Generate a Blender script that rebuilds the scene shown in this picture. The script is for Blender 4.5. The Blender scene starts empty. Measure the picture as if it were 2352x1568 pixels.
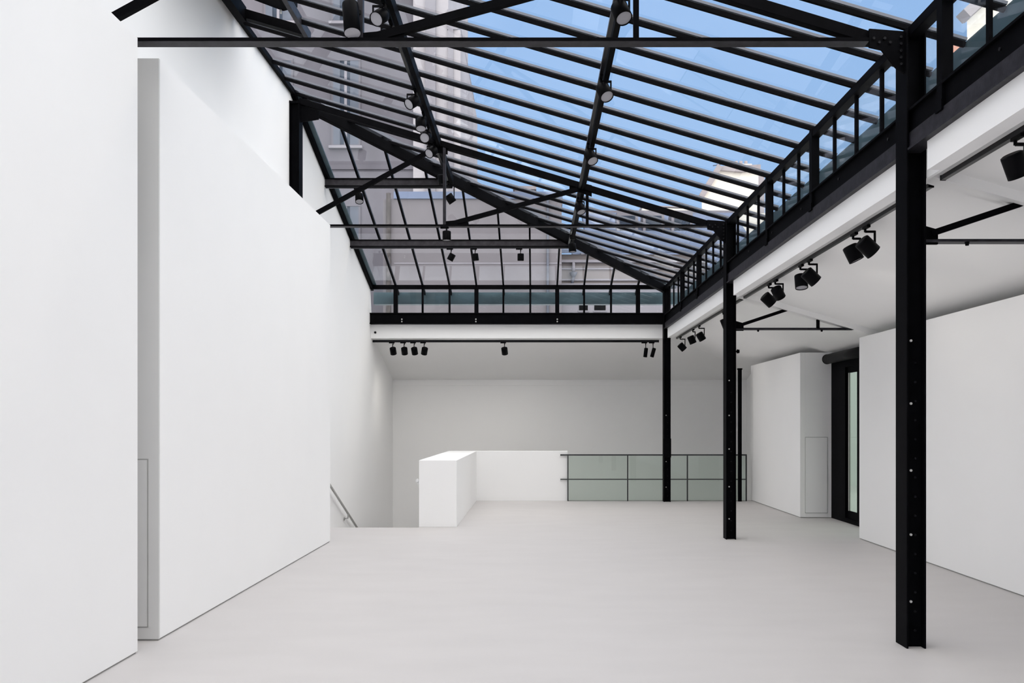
import bpy, math, random
from mathutils import Vector, Matrix
random.seed(4)
SC = bpy.context.scene
COL = SC.collection

# ------------------------------------------------------------------ camera
# level view camera with rise: depth lines meet at pixel (1228, 973) of 2352 x 1568
F_PX, EYE = 2072.0, 1.65
cam_d = bpy.data.cameras.new('camera')
cam_d.sensor_width = 36.0
cam_d.lens = F_PX / 2352 * 36.0
cam_d.shift_x = -(1228 - 1176) / 2352
cam_d.shift_y = (973 - 784) / 2352
cam_d.clip_start, cam_d.clip_end = 0.05, 400
cam = bpy.data.objects.new('camera', cam_d)
cam.location = (0, 0, EYE)
cam.rotation_euler = (math.pi / 2, 0, 0)
COL.objects.link(cam)
SC.camera = cam

# ------------------------------------------------------------------ sky, sun, exposure
SKY_HORIZON, SKY_ZENITH, SKY_STRENGTH = (0.45, 0.66, 0.95), (0.25, 0.46, 0.85), 1.07
SUN_TO, SUN_ANGLE, SUN_STRENGTH, SUN_COLOR = (0.12, -0.68, 0.72), 150.0, 8.6, (1.0, 0.885, 0.715)
w = bpy.data.worlds.new('sky')
SC.world = w
w.use_nodes = True
nt = w.node_tree
nt.nodes.clear()
tc = nt.nodes.new('ShaderNodeTexCoord')
sep = nt.nodes.new('ShaderNodeSeparateXYZ')
ramp = nt.nodes.new('ShaderNodeValToRGB')
ramp.color_ramp.elements[0].position = 0.0
ramp.color_ramp.elements[0].color = (*SKY_HORIZON, 1)
ramp.color_ramp.elements[1].position = 0.75
ramp.color_ramp.elements[1].color = (*SKY_ZENITH, 1)
nz = nt.nodes.new('ShaderNodeTexNoise')
nz.inputs['Scale'].default_value = 3.0
nz.inputs['Detail'].default_value = 5.0
cr2 = nt.nodes.new('ShaderNodeValToRGB')
cr2.color_ramp.elements[0].position = 0.56
cr2.color_ramp.elements[0].color = (0, 0, 0, 1)
cr2.color_ramp.elements[1].position = 0.86
cr2.color_ramp.elements[1].color = (0.16, 0.16, 0.16, 1)
mix = nt.nodes.new('ShaderNodeMixRGB')
mix.inputs[2].default_value = (0.74, 0.78, 0.88, 1)
bg = nt.nodes.new('ShaderNodeBackground')
bg.inputs['Strength'].default_value = SKY_STRENGTH
wo = nt.nodes.new('ShaderNodeOutputWorld')
nt.links.new(tc.outputs['Generated'], sep.inputs[0])
nt.links.new(sep.outputs['Z'], ramp.inputs[0])
nt.links.new(tc.outputs['Generated'], nz.inputs['Vector'])
nt.links.new(nz.outputs[0], cr2.inputs[0])
nt.links.new(cr2.outputs[0], mix.inputs[0])
nt.links.new(ramp.outputs[0], mix.inputs[1])
nt.links.new(mix.outputs[0], bg.inputs[0])
nt.links.new(bg.outputs[0], wo.inputs[0])

sun_d = bpy.data.lights.new('sun', 'SUN')
sun_d.energy = SUN_STRENGTH
sun_d.angle = math.radians(SUN_ANGLE)
sun_d.color = SUN_COLOR
sun = bpy.data.objects.new('sun', sun_d)
sun.rotation_euler = Vector(SUN_TO).to_track_quat('Z', 'Y').to_euler()
sun.location = (6, -4, 14)
COL.objects.link(sun)

SC.view_settings.view_transform = 'Standard'
SC.view_settings.look = 'None'
SC.view_settings.gamma = 1.0
SC.view_settings.use_curve_mapping = False
SC.view_settings.exposure = 0.0
SC.cycles.max_bounces = 8
SC.cycles.diffuse_bounces = 6
SC.cycles.glossy_bounces = 2
SC.cycles.transparent_max_bounces = 16
SC.cycles.sample_clamp_indirect = 6.0
SC.cycles.caustics_reflective = False
SC.cycles.caustics_refractive = False

# ------------------------------------------------------------------ materials
def mat(name, color, rough=0.5, metal=0.0, spec=0.5, var=0.0, scale=4.0, bump=0.0, bscale=60.0, stretch=(1, 1, 1)):
    m = bpy.data.materials.new(name)
    m.use_nodes = True
    t = m.node_tree
    b = t.nodes['Principled BSDF']
    b.inputs['Base Color'].default_value = (*color, 1)
    b.inputs['Roughness'].default_value = rough
    b.inputs['Metallic'].default_value = metal
    b.inputs['Specular IOR Level'].default_value = spec
    if var or bump:
        c = t.nodes.new('ShaderNodeTexCoord')
        mp = t.nodes.new('ShaderNodeMapping')
        mp.inputs['Scale'].default_value = stretch
        t.links.new(c.outputs['Object'], mp.inputs[0])
    if var:
        n = t.nodes.new('ShaderNodeTexNoise')
        n.inputs['Scale'].default_value = scale
        n.inputs['Detail'].default_value = 6
        t.links.new(mp.outputs[0], n.inputs['Vector'])
        r = t.nodes.new('ShaderNodeValToRGB')
        r.color_ramp.elements[0].position = 0.3
        r.color_ramp.elements[1].position = 0.7
        r.color_ramp.elements[0].color = (*[x * (1 - var) for x in color], 1)
        r.color_ramp.elements[1].color = (*[min(1, x * (1 + var)) for x in color], 1)
        t.links.new(n.outputs[0], r.inputs[0])
        t.links.new(r.outputs[0], b.inputs['Base Color'])
    if bump:
        n2 = t.nodes.new('ShaderNodeTexNoise')
        n2.inputs['Scale'].default_value = bscale
        n2.inputs['Detail'].default_value = 4
        t.links.new(mp.outputs[0], n2.inputs['Vector'])
        bp = t.nodes.new('ShaderNodeBump')
        bp.inputs['Strength'].default_value = bump
        bp.inputs['Distance'].default_value = 0.01
        t.links.new(n2.outputs[0], bp.inputs['Height'])
        t.links.new(bp.outputs[0], b.inputs['Normal'])
    return m

def glass(name, tint, refl=0.5, rough=0.0):
    """clear sheet glass: tinted see-through with a fresnel reflection"""
    m = bpy.data.materials.new(name)
    m.use_nodes = True
    t = m.node_tree
    t.nodes.clear()
    o = t.nodes.new('ShaderNodeOutputMaterial')
    tr = t.nodes.new('ShaderNodeBsdfTransparent')
    tr.inputs[0].default_value = (*tint, 1)
    gl = t.nodes.new('ShaderNodeBsdfGlossy')
    gl.inputs['Roughness'].default_value = rough
    gl.inputs[0].default_value = (0.9, 0.95, 1, 1)
    fr = t.nodes.new('ShaderNodeFresnel')
    fr.inputs['IOR'].default_value = 1.5
    mu = t.nodes.new('ShaderNodeMath')
    mu.operation = 'MULTIPLY'
    mu.inputs[1].default_value = refl
    mx = t.nodes.new('ShaderNodeMixShader')
    t.links.new(fr.outputs[0], mu.inputs[0])
    t.links.new(mu.outputs[0], mx.inputs[0])
    t.links.new(tr.outputs[0], mx.inputs[1])
    t.links.new(gl.outputs[0], mx.inputs[2])
    t.links.new(mx.outputs[0], o.inputs[0])
    return m

M = dict(
    white=mat('white wall paint', (0.90, 0.90, 0.90), 0.75, spec=0.2, var=0.006, scale=1.5, bump=0.04, bscale=220),
    white2=mat('white satin paint', (0.90, 0.90, 0.905), 0.55, spec=0.3, var=0.006, scale=2.0),
    ceil=mat('white ceiling plaster', (0.89, 0.89, 0.885), 0.85, spec=0.1, var=0.012, scale=0.8),
    floor=mat('pale grey resin floor', (0.555, 0.535, 0.528), 0.55, spec=0.35, var=0.022, scale=1.3, bump=0.03, bscale=40, stretch=(1.0, 2.2, 1)),
    black=mat('black painted steel', (0.0028, 0.0028, 0.0036), 0.55, spec=0.02, var=0.25, scale=9, bump=0.05, bscale=90),
    black2=mat('black satin aluminium', (0.003, 0.003, 0.0038), 0.42, spec=0.05),
    worn_lit=mat('dark worn steel', (0.020, 0.019, 0.024), 0.45, spec=0.15, var=0.45, scale=14, bump=0.08, bscale=80),  # mottled wear; floor light on tie undersides put into the base colour
    weblit=mat('steel web with painted light', (0.045, 0.042, 0.048), 0.5, spec=0.15, var=0.3, scale=10),  # light on the web front put into its grey colour
    track=mat('black anodised track', (0.006, 0.006, 0.008), 0.32, metal=0.05, spec=0.2),
    cap=mat('grey aluminium glazing cap', (0.13, 0.14, 0.17), 0.5, metal=0.2, var=0.1, scale=5),
    bolt=mat('pale grey metal', (0.62, 0.62, 0.6), 0.4, metal=0.2, var=0.1, scale=40),
    boltd=mat('blackened bolt', (0.010, 0.010, 0.012), 0.4, metal=0.1, spec=0.1, var=0.1, scale=40),
    lens=mat('frosted lamp lens', (0.36, 0.355, 0.39), 0.3, spec=0.5, var=0.03, scale=30),
    shaded_end=mat('white end paint with gap shade', (0.66, 0.66, 0.655), 0.75, spec=0.2, var=0.01, scale=2.0),  # shade of the narrow gap put into the white paint colour
    seam=mat('grey shadow gap', (0.34, 0.34, 0.33), 0.8, var=0.05, scale=8),
    rail=mat('pale grey lacquered steel', (0.42, 0.42, 0.41), 0.45, spec=0.4, var=0.05, scale=8),
    railb=mat('dark grey steel bar', (0.03, 0.033, 0.034), 0.45, spec=0.4, var=0.1, scale=12),
    gutter=mat('weathered zinc gutter', (0.055, 0.095, 0.115), 0.5, metal=0.1, var=0.3, scale=1.8, stretch=(1, 1, 3)),
    zinc=mat('blue grey zinc roof', (0.11, 0.145, 0.235), 0.6, metal=0.1, var=0.25, scale=1.4),
    zincd=mat('dark slate blue zinc', (0.07, 0.10, 0.17), 0.6, var=0.2, scale=2),
    facade=mat('grey limewash facade', (0.128, 0.123, 0.146), 0.9, spec=0.1, var=0.16, scale=0.7, bump=0.2, bscale=12, stretch=(1.2, 1.2, 0.45)),
    facadel=mat('pale stone pilaster', (0.235, 0.228, 0.26), 0.9, spec=0.1, var=0.12, scale=0.9, stretch=(1.2, 1.2, 0.4)),
    pilaster=mat('pale weathered stone', (0.36, 0.345, 0.375), 0.9, spec=0.1, var=0.12, scale=0.9, stretch=(1.2, 1.2, 0.4)),
    render=mat('mauve grey rendered wall', (0.166, 0.157, 0.174), 0.95, spec=0.05, var=0.10, scale=0.9, bump=0.2, bscale=10),
    beige=mat('beige rendered wall', (0.20, 0.182, 0.185), 0.95, spec=0.05, var=0.08, scale=0.9, bump=0.2, bscale=10),
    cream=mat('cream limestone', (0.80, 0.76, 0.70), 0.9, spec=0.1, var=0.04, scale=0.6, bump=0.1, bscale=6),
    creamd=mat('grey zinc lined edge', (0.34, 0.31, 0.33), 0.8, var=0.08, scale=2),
    wdark=mat('blue grey window glass', (0.032, 0.045, 0.07), 0.3, spec=0.12, var=0.3, scale=2.5),
    shutter=mat('grey painted shutter', (0.085, 0.10, 0.135), 0.8, var=0.15, scale=3),
    pipe=mat('blue grey rainwater pipe', (0.075, 0.085, 0.115), 0.6, var=0.2, scale=6),
    pipem=mat('mottled soot stained pipe', (0.06, 0.054, 0.056), 0.9, var=0.55, scale=7),
    pot=mat('terracotta chimney pot', (0.62, 0.33, 0.26), 0.9, var=0.1, scale=8),
    paving=mat('pale court paving', (0.42, 0.43, 0.40), 0.9, var=0.08, scale=1.0),
    court=mat('pale green court wall', (0.70, 0.75, 0.70), 0.9, var=0.05, scale=1.0),
    pane=glass('clear roof glass', (0.965, 0.975, 0.985), 0.12),
    pane_v=glass('clear window glass', (0.955, 0.97, 0.975), 0.2),
    pane_g=glass('green edged balustrade glass', (0.895, 0.94, 0.905), 0.9),
    pane_d=glass('green door glass', (0.87, 0.93, 0.89), 0.4),
)

# ------------------------------------------------------------------ mesh helpers
class MB:
    def __init__(s):
        s.v, s.f, s.smooth = [], [], []

    def _add(s, vs, fs, smooth=False):
        o = len(s.v)
        s.v += [tuple(x) for x in vs]
        for f in fs:
            s.f.append([i + o for i in f])
            s.smooth.append(smooth)
        return s

    def box(s, x0, x1, y0, y1, z0, z1):
        vs = [(x, y, z) for z in (z0, z1) for y in (y0, y1) for x in (x0, x1)]
        return s._add(vs, [(0, 2, 3, 1), (4, 5, 7, 6), (0, 1, 5, 4), (2, 6, 7, 3), (0, 4, 6, 2), (1, 3, 7, 5)])

    def bar(s, p, q, wd, ht, off=0.0, up=(0, 0, 1)):
        """square bar from p to q; wd across, ht along up; off moves it along its own up"""
        p, q = Vector(p), Vector(q)
        d = (q - p).normalized()
        side = d.cross(Vector(up))
        if side.length < 1e-5:
            side = d.cross(Vector((0, 1, 0)))
        side.normalize()
        u = side.cross(d).normalized()
        vs = []
        for c in (p, q):
            for a, b in ((-1, -1), (1, -1), (1, 1), (-1, 1)):
                vs.append(c + side * (a * wd / 2) + u * (b * ht / 2 + off))
        return s._add(vs, [(3, 2, 1, 0), (4, 5, 6, 7), (0, 1, 5, 4), (1, 2, 6, 5), (2, 3, 7, 6), (3, 0, 4, 7)])

    def tube(s, p, q, r0, r1=None, n=16, caps=True):
        p, q = Vector(p), Vector(q)
        r1 = r0 if r1 is None else r1
        d = (q - p).normalized()
        a = d.orthogonal().normalized()
        b = d.cross(a)
        vs = []
        for c, r in ((p, r0), (q, r1)):
            for i in range(n):
                t = 2 * math.pi * i / n
                vs.append(c + a * (r * math.cos(t)) + b * (r * math.sin(t)))
        s._add(vs, [(i, (i + 1) % n, n + (i + 1) % n, n + i) for i in range(n)], True)
        if caps:
            s._add(vs, [tuple(reversed(range(n))), tuple(range(n, 2 * n))])
        return s

    def poly(s, pts, vec):
        """flat polygon pts thickened by vec"""
        vec = Vector(vec)
        n = len(pts)
        vs = [Vector(p) for p in pts] + [Vector(p) + vec for p in pts]
        return s._add(vs, [tuple(range(n)), tuple(reversed(range(n, 2 * n)))] +
                      [((i + 1) % n, i, n + i, n + (i + 1) % n) for i in range(n)])

    def mesh(s, name, m, origin=(0, 0, 0), bevel=0.0):
        me = bpy.data.meshes.new(name)
        o = Vector(origin)
        me.from_pydata([tuple(Vector(v) - o) for v in s.v], [], s.f)
        me.materials.append(M[m] if isinstance(m, str) else m)
        for p, sm in zip(me.polygons, s.smooth):
            p.use_smooth = sm
        import bmesh
        bm = bmesh.new()
        bm.from_mesh(me)
        bmesh.ops.remove_doubles(bm, verts=bm.verts, dist=1e-6)
        bmesh.ops.recalc_face_normals(bm, faces=bm.faces)
        if bevel:
            bmesh.ops.bevel(bm, geom=[e for e in bm.edges if len(e.link_faces) == 2 and e.calc_face_angle(0) > 0.5],
                            offset=bevel, segments=1, affect='EDGES')
        bm.to_mesh(me)
        bm.free()
        return me


def tag(o, label=None, cat=None, group=None, kind=None):
    for k, v in (('label', label), ('category', cat), ('group', group), ('kind', kind)):
        if v:
            o[k] = v
    return o


def wloc(o):
    return o.location + (wloc(o.parent) if o.parent else Vector())


def obj(name, mb, m, parent=None, bevel=0.0, origin=None):
    """mb is in world coordinates; origin = where the object's own zero sits"""
    if origin is None:
        origin = wloc(parent) if parent else (0, 0, 0)
    o = bpy.data.objects.new(name, mb.mesh(name, m, origin, bevel))
    COL.objects.link(o)
    if parent:
        o.parent = parent
        o.location = Vector(origin) - wloc(parent)
    else:
        o.location = origin
    return o


def inst(name, me, loc, parent, rot=None, scale=None):
    o = bpy.data.objects.new(name, me)
    COL.objects.link(o)
    o.parent = parent
    o.location = Vector(loc) - wloc(parent)
    if rot is not None:
        o.rotation_mode = 'QUATERNION'
        o.rotation_quaternion = rot
    if scale:
        o.scale = scale
    return o


def thing(name, loc, label, cat, group=None, kind=None):
    o = bpy.data.objects.new(name, None)
    o.empty_display_size = 0.1
    o.location = loc
    COL.objects.link(o)
    return tag(o, label, cat, group, kind)


def struct(name, mb, m, label=None, bevel=0.0):
    return tag(obj(name, mb, m, bevel=bevel), label, None, None, 'structure')

# ------------------------------------------------------------------ plan dimensions (metres)
XL = -3.50            # high wall on the left
XE = 2.80             # line of columns and clerestory on the right
XR = 5.23             # outer wall on the right
YB = 22.26            # far end wall
YE = 19.20            # far clerestory line
YN = -6.0             # wall behind the camera
PX = -2.86            # face of the left display walls
COLS = [0.42, 6.72, 12.96, 19.15]
STEP, K0 = 0.5727, 6.70
ZE, SL = 4.60, 0.292                     # glass height at the eaves, pitch
YH = 12.95                               # depth where the hip meets the high wall
ZR = ZE + SL * (XE - XL)
SB = (ZR - ZE) / (YE - YH)
def zg(x): return ZE + SL * (XE - x)     # glass plane of the long slope
def zb(y): return ZE + SB * (YE - y)     # glass plane of the far slope
def xh(y): return XL + (y - YH) * (XE - XL) / (YE - YH)     # hip line
def yh(x): return YH + (x - XL) * (YE - YH) / (XE - XL)

# ------------------------------------------------------------------ setting: floor, walls, ceilings
m = MB()
m.poly([(XL, YN, 0), (XR, YN, 0), (XR, 19.5, 0), (-1.85, 19.5, 0), (-1.85, 14.36, 0), (XL, 14.36, 0)], (0, 0, -0.3))
struct('floor', m, 'floor', 'pale grey seamless resin floor of the gallery')
struct('floor_lower', MB().box(XL, XR, 14.0, YB, -3.3, -3.1), 'floor')

m = MB()
m.poly([(XL, YN, -3.3), (XL, YB, -3.3), (XL, YB, 3.4), (XL, 19.42, 3.75), (XL, YE, ZE), (XL, YH, ZR), (XL, YN, ZR)], (-0.25, 0, 0))
struct('wall_left', m, 'white', 'tall white wall rising to the ridge of the skylight')
struct('wall_back', MB().box(XL - 0.25, XR + 0.25, YB, YB + 0.2, -3.3, 3.6), 'white', 'white end wall beyond the stair void')
struct('wall_rear', MB().box(XL - 0.25, XR + 0.3, YN - 0.2, YN, -0.3, 7.0), 'white')
m = MB()
m.box(XR, XR + 0.25, YN, 12.98, -0.3, 3.2)
m.box(XR, XR + 0.25, 15.84, YB, -3.3, 3.2)
m.box(XR, XR + 0.25, 12.98, 15.84, 2.76, 3.2)
struct('wall_right', m, 'white')
struct('wall_under_floor', MB().box(-1.85, XR, 19.3, 19.5, -3.1, -0.3), 'white')

CE = 3.55                                 # ceiling height where it leaves the bulkhead
XC, YC = 2.90, 19.42
XO = 5.48
def zc(x): return CE - 0.287 * (x - XC)
def zcb(y): return CE - 0.287 * (y - YC)
yv = YC + (XO - XC)
m = MB().poly([(XC, YN, CE), (XO, YN, zc(XO)), (XO, yv, zc(XO)), (XC, YC, CE)], (0, 0, 0.14))
struct('ceiling_right', m, 'ceil', 'white sloping ceiling over the side aisle')
yb2 = YB + 0.1
m = MB().poly([(XL, YC, CE), (XC, YC, CE), (XO, yv, zcb(yv)), (XO, yb2, zcb(yb2)), (XL, yb2, zcb(yb2))], (0, 0, 0.14))
struct('ceiling_back', m, 'ceil', 'white sloping ceiling over the stair void')
for i, y in enumerate(COLS[1:3]):
    struct('trim_%d' % (i + 1), MB().bar((XC, y, CE), (XR, y, zc(XR)), 0.17, 0.10, -0.02), 'ceil',
           'flat white rib across the sloping ceiling')
# white bulkheads under the black eaves beams
m = MB()
for a, b in ((YN, 0.1), (0.55, 6.40), (6.87, 12.64), (13.11, 18.9)):
    m.box(2.785, 2.905, a, b, 3.45, 3.74)
for a, b in ((0.1, 0.55), (6.40, 6.87), (12.64, 13.11), (18.9, YC)):
    m.box(2.876, 2.905, a, b, 3.45, 3.74)
struct('wall_bulkhead_right', m, 'white2', 'white bulkhead under the black beam along the aisle')
struct('wall_bulkhead_back', MB().box(XL, 2.9, 19.27, 19.43, 3.475, 3.80), 'white2', 'white bulkhead under the black beam at the far end', 0.004)
struct('trim_3', MB().box(XL, XR, YB - 0.03, YB, 2.60, 2.69), 'white', 'shallow white ledge along the top of the end wall')

# outer door in the side wall
dr = thing('door_1', (XR, 14.4, 0), 'black steel glazed door beneath the roller blind housing', None, None, 'structure')
obj('frame', MB().box(XR - 0.02, XR + 0.05, 15.14, 15.84, 0, 2.76).box(XR - 0.02, XR + 0.05, 12.98, 15.14, 2.60, 2.76)
    .box(XR - 0.02, XR + 0.05, 12.98, 15.14, 0, 0.07), 'black', dr)
for y0, y1, s0, s1_ in ((14.54, 15.14, 0.15, 0.08), (12.98, 14.54, 0.12, 0.12)):
    lf = obj('door_leaf', MB().box(XR + 0.02, XR + 0.035, y0, y0 + s0, 0.07, 2.6).box(XR + 0.02, XR + 0.035, y1 - s1_, y1, 0.07, 2.6)
             .box(XR + 0.02, XR + 0.035, y0 + s0, y1 - s1_, 0.07, 0.2).box(XR + 0.02, XR + 0.035, y0 + s0, y1 - s1_, 2.5, 2.6), 'black', dr)
    obj('pane', MB().box(XR + 0.024, XR + 0.031, y0 + s0, y1 - s1_, 0.2, 2.5), 'pane_d', lf)
    obj('glazing_bead', MB().box(XR + 0.010, XR + 0.020, y1 - s1_ - 0.012, y1 - s1_ + 0.012, 0.2, 2.5), 'rail', lf)

# ------------------------------------------------------------------ display walls (partitions)
def panel_on_front(parent, x0, x1, z0, z1, y, m_='shaded_end'):
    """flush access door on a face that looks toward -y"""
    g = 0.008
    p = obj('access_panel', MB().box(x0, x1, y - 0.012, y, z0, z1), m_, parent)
    obj('shadow_gap', MB().box(x0 - g, x1 + g, y - 0.004, y, z1, z1 + g).box(x0 - g, x0, y - 0.004, y, z0, z1).box(x1, x1 + g, y - 0.004, y, z0, z1)
        .box(x0 - g, x1 + g, y - 0.004, y, z0 - g, z0), 'seam', p)

def partition(loc, x0, x1, y0, y1, z1, label, low=False, end_panel=None):
    t = thing('display_wall', loc, label, 'partition', None, 'thing')
    if low:                                   # thin front leaf; unseen core cut low so the ceiling darkens
        obj('wall_panel', MB().box(x0, x0 + 0.09, y0, y1, 0.012, z1), 'white', t, 0.003)
        obj('core', MB().box(x0 + 0.09, x1, y0 + 0.04, y1, 0.012, 2.05), 'white', t)
    else:
        obj('wall_panel', MB().box(x0, x1, y0 + 0.02, y1, 0.012, z1), 'white', t, 0.003)
    obj('plinth', MB().box(x0 + 0.01, x1 - 0.01, y0 + 0.01, y1 - 0.01, 0.0, 0.013), 'seam', t)
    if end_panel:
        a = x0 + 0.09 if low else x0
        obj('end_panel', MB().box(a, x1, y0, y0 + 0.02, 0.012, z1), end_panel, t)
    return t

ZP = 4.43
partition((PX, 3, 0), XL + 0.02, PX, YN + 0.6, 6.50, ZP, 'tall white display wall nearest the camera at the picture edge')
t = partition((PX, 9, 0), XL + 0.02, PX, 6.865, 12.62, ZP, 'tall white display wall standing beyond the narrow gap', end_panel='shaded_end')
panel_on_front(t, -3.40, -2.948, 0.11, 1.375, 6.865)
ZQ = 2.885
partition((4.66, 6, 0), 4.66, XR - 0.005, YN + 0.6, 12.95, ZQ, 'low white display wall behind the nearest black column', low=True)
t = partition((4.66, 17, 0), 4.66, XR - 0.005, 15.84, 19.44, 2.90, 'low white display wall with an access panel beside the black door', low=True, end_panel='white2')
panel_on_front(t, 4.755, 5.135, 0.09, 1.41, 15.84, 'white2')

# roller blind housing above the door
t = thing('blind_housing', (5.1, 14.5, 2.78), 'round black roller blind housing above the glazed door', 'blind')
obj('tube', MB().tube((5.10, 13.2, 2.775), (5.10, 15.72, 2.775), 0.085, n=24), 'black2', t)
obj('end_cap', MB().tube((5.10, 15.715, 2.775), (5.10, 15.735, 2.775), 0.088, n=24), 'black2', t)
for yk in (13.4, 15.5):
    obj('bracket', MB().box(5.10, XR, yk, yk + 0.06, 2.72, 2.84), 'black', t)

# ------------------------------------------------------------------ parapet, glass balustrade, stair
t = thing('stair_parapet', (-1.5, 15, 0), 'thick white L-shaped parapet around the stairwell', 'parapet')
m = MB().poly([(-1.85, 14.42, 0), (-1.245, 14.42, 0), (-1.245, 19.31, 0), (0.705, 19.31, 0), (0.705, 19.46, 0), (-1.85, 19.46, 0)], (0, 0, 1.068))
obj('body', m, 'white', t, 0.004)

t = thing('glass_balustrade', (2.6, 19.29, 0), 'green tinted glass balustrade with thin dark rails at the floor edge', 'balustrade')
YRL = 19.06
def px_x(px, y): return (px - 1228) * y / F_PX
posts = [px_x(p, 19.29) for p in (1304.5, 1441.5, 1578.5, 1713.5)]
YRL = 19.275
obj('top_rail', MB().bar((px_x(1287, YRL), YRL, 0.985), (px_x(1715, YRL), YRL, 0.985), 0.03, 0.03), 'railb', t)
obj('mid_rail', MB().bar((px_x(1287, YRL), YRL, 0.465), (px_x(1715, YRL), YRL, 0.465), 0.022, 0.022), 'railb', t)
for x in posts:
    obj('post', MB().box(x - 0.012, x + 0.012, YRL - 0.02, YRL + 0.02, 0, 0.975), 'railb', t)
for a, b in zip(posts[:-1], posts[1:]):
    obj('pane', MB().box(a + 0.016, b - 0.016, YRL + 0.021, YRL + 0.033, 0.0, 0.965), 'pane_g', t)

t = thing('stair_handrail', (XL, 16.0, 0), 'pale grey wall handrail descending into the stairwell', 'handrail')
def hz(y): return 0.58 - 0.423 * (y - 15.2)
obj('rail', MB().tube((XL + 0.075, 14.3, hz(14.3)), (XL + 0.075, 20.2, hz(20.2)), 0.021), 'rail', t)
for y in (14.9, 16.55, 18.2, 19.8):
    obj('bracket', MB().tube((XL, y, hz(y) - 0.10), (XL + 0.075, y, hz(y) - 0.09), 0.011, n=8).tube((XL + 0.075, y, hz(y) - 0.095), (XL + 0.075, y, hz(y)), 0.011, n=8)
        .tube((XL, y, hz(y) - 0.1), (XL + 0.012, y, hz(y) - 0.1), 0.035, n=12), 'rail', t)
t = thing('stair_handrail', (-1.9, 15, 0), 'white handrail end curling beside the thick parapet', 'handrail')
obj('rail', MB().tube((-1.925, 14.72, 0.72), (-1.925, 14.85, 0.72), 0.024).tube((-1.925, 14.84, 0.725), (-1.925, 19.2, 0.725 - 0.423 * 4.36), 0.022), 'white2', t)
obj('bracket', MB().tube((-1.85, 14.83, 0.60), (-1.925, 14.80, 0.71), 0.014, n=8), 'white2', t)

t = thing('staircase', (-2.7, 15, 0), 'pale stair flight going down behind the floor edge', 'stair')
st = MB().box(XL + 0.005, -1.86, 0, 0.36, -0.15, 0).mesh('step', 'floor')
for i in range(19):
    inst('step', st, (0, 14.36 + 0.36 * i, -0.152 * (i + 1)), t)

# ------------------------------------------------------------------ steel columns
def bolts(parent, pts, r, m, name='bolt'):
    me = MB().tube((0, 0.006, 0), (0, -0.012, 0), r, n=10).mesh(name, m)
    for p in pts:
        inst(name, me, p, parent)

def column(y, label, ztop=4.56, x0=2.73, x1=2.873, fl=0.205, z0=0.0, discs=()):
    t = thing('steel_column', ((x0 + x1) / 2, y, z0), label, 'column', None, 'thing')
    tf = 0.013
    for a in (x0, x1 - tf):
        obj('flange', MB().box(a, a + tf, y - fl / 2, y + fl / 2, z0, ztop), 'black', t, 0.002)
    obj('web', MB().box(x0 + tf, x1 - tf, y - 0.035, y + 0.035, z0, ztop), 'black', t)
    if discs:
        bolts(t, [((x0 + 0.055), y - 0.036, z) for z in discs], 0.0095, 'bolt', 'disc')  # small pale discs spaced up the web face
        n = int((2.2 - z0) / 0.14)
        bolts(t, [(x1 - 0.055, y - 0.036, z0 + 0.12 + 0.1415 * i) for i in range(n)], 0.008, 'boltd')
    return t

disc_z = [0.335, 0.83, 1.305, 1.80, 2.265]
column(COLS[0], 'black steel column behind the camera')
column(COLS[1], 'black steel column nearest the camera, dotted with pale plugs', discs=disc_z)
column(COLS[2], 'middle black steel column standing on the open floor', discs=[0.29, 0.75, 1.29, 1.77, 2.27])
c3 = column(COLS[3], 'farthest black steel column beside the glass balustrade', discs=[0.31, 0.85, 1.30, 1.83])
obj('splice_plate', MB().box(2.722, 2.881, COLS[3] - 0.11, COLS[3] - 0.103, 0.94, 1.34), 'black', c3)
t = thing('slim_post', (4.37, 19.2, 0), 'slim black post at the end of the far low display wall', 'post')
obj('shaft', MB().box(4.33, 4.40, 19.16, 19.24, 0, 2.80), 'black', t)
obj('cap_plate', MB().box(4.32, 4.41, 19.15, 19.25, 2.80, 2.83), 'black', t)
for y in (COLS[1], COLS[2]):
    lab = 'black steel post against the tall white wall under the hip' if y > 10 else 'black steel post hidden behind the nearest display wall'
    t = thing('wall_post', (-3.42, y, 4.0), lab, 'post', None, 'thing')
    obj('flange', MB().box(XL + 0.002, XL + 0.015, y - 0.10, y + 0.10, 3.0, 6.26).box(-3.372, -3.358, y - 0.10, y + 0.10, 3.0, 6.22), 'black', t)
    obj('web', MB().box(XL + 0.015, -3.372, y - 0.05, y + 0.05, 3.0, 6.24), 'black', t)
    obj('cap_plate', MB().box(XL + 0.002, -3.35, y - 0.11, y + 0.11, 6.22, 6.25), 'black', t)

# ------------------------------------------------------------------ eaves beams
t = thing('eaves_beam', (XE, 8, 3.66), 'deep black steel beam running between the columns above the aisle', 'beam', None, 'thing')
for a, b in ((YN, COLS[0]), (COLS[0], COLS[1]), (COLS[1], COLS[2]), (COLS[2], COLS[3])):
    g = 0.03
    p = obj('beam_segment', MB().box(2.775, 2.80, a + g, b - g, 3.66, 3.96).box(2.745, 2.86, a + g, b - g, 3.945, 3.965)
            , 'black', t, 0.002)
    obj('bottom_flange', MB().box(2.735, 2.86, a + g, b - g, 3.655, 3.672).box(2.755, 2.775, a + g, b - g, 3.672, 3.79), 'worn_lit', p)
    bm_ = MB()
    y = a + 0.35
    while y < b - 0.2:
        bm_.tube((2.765, y, 3.88), (2.775, y, 3.88), 0.012, n=8)
        y += 1.15
    tag(obj('bolt_row', bm_, 'boltd', p), kind='stuff')
t = thing('eaves_beam', (0, YE, 3.78), 'deep black steel beam under the far clerestory strip', 'beam', None, 'thing')
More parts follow.
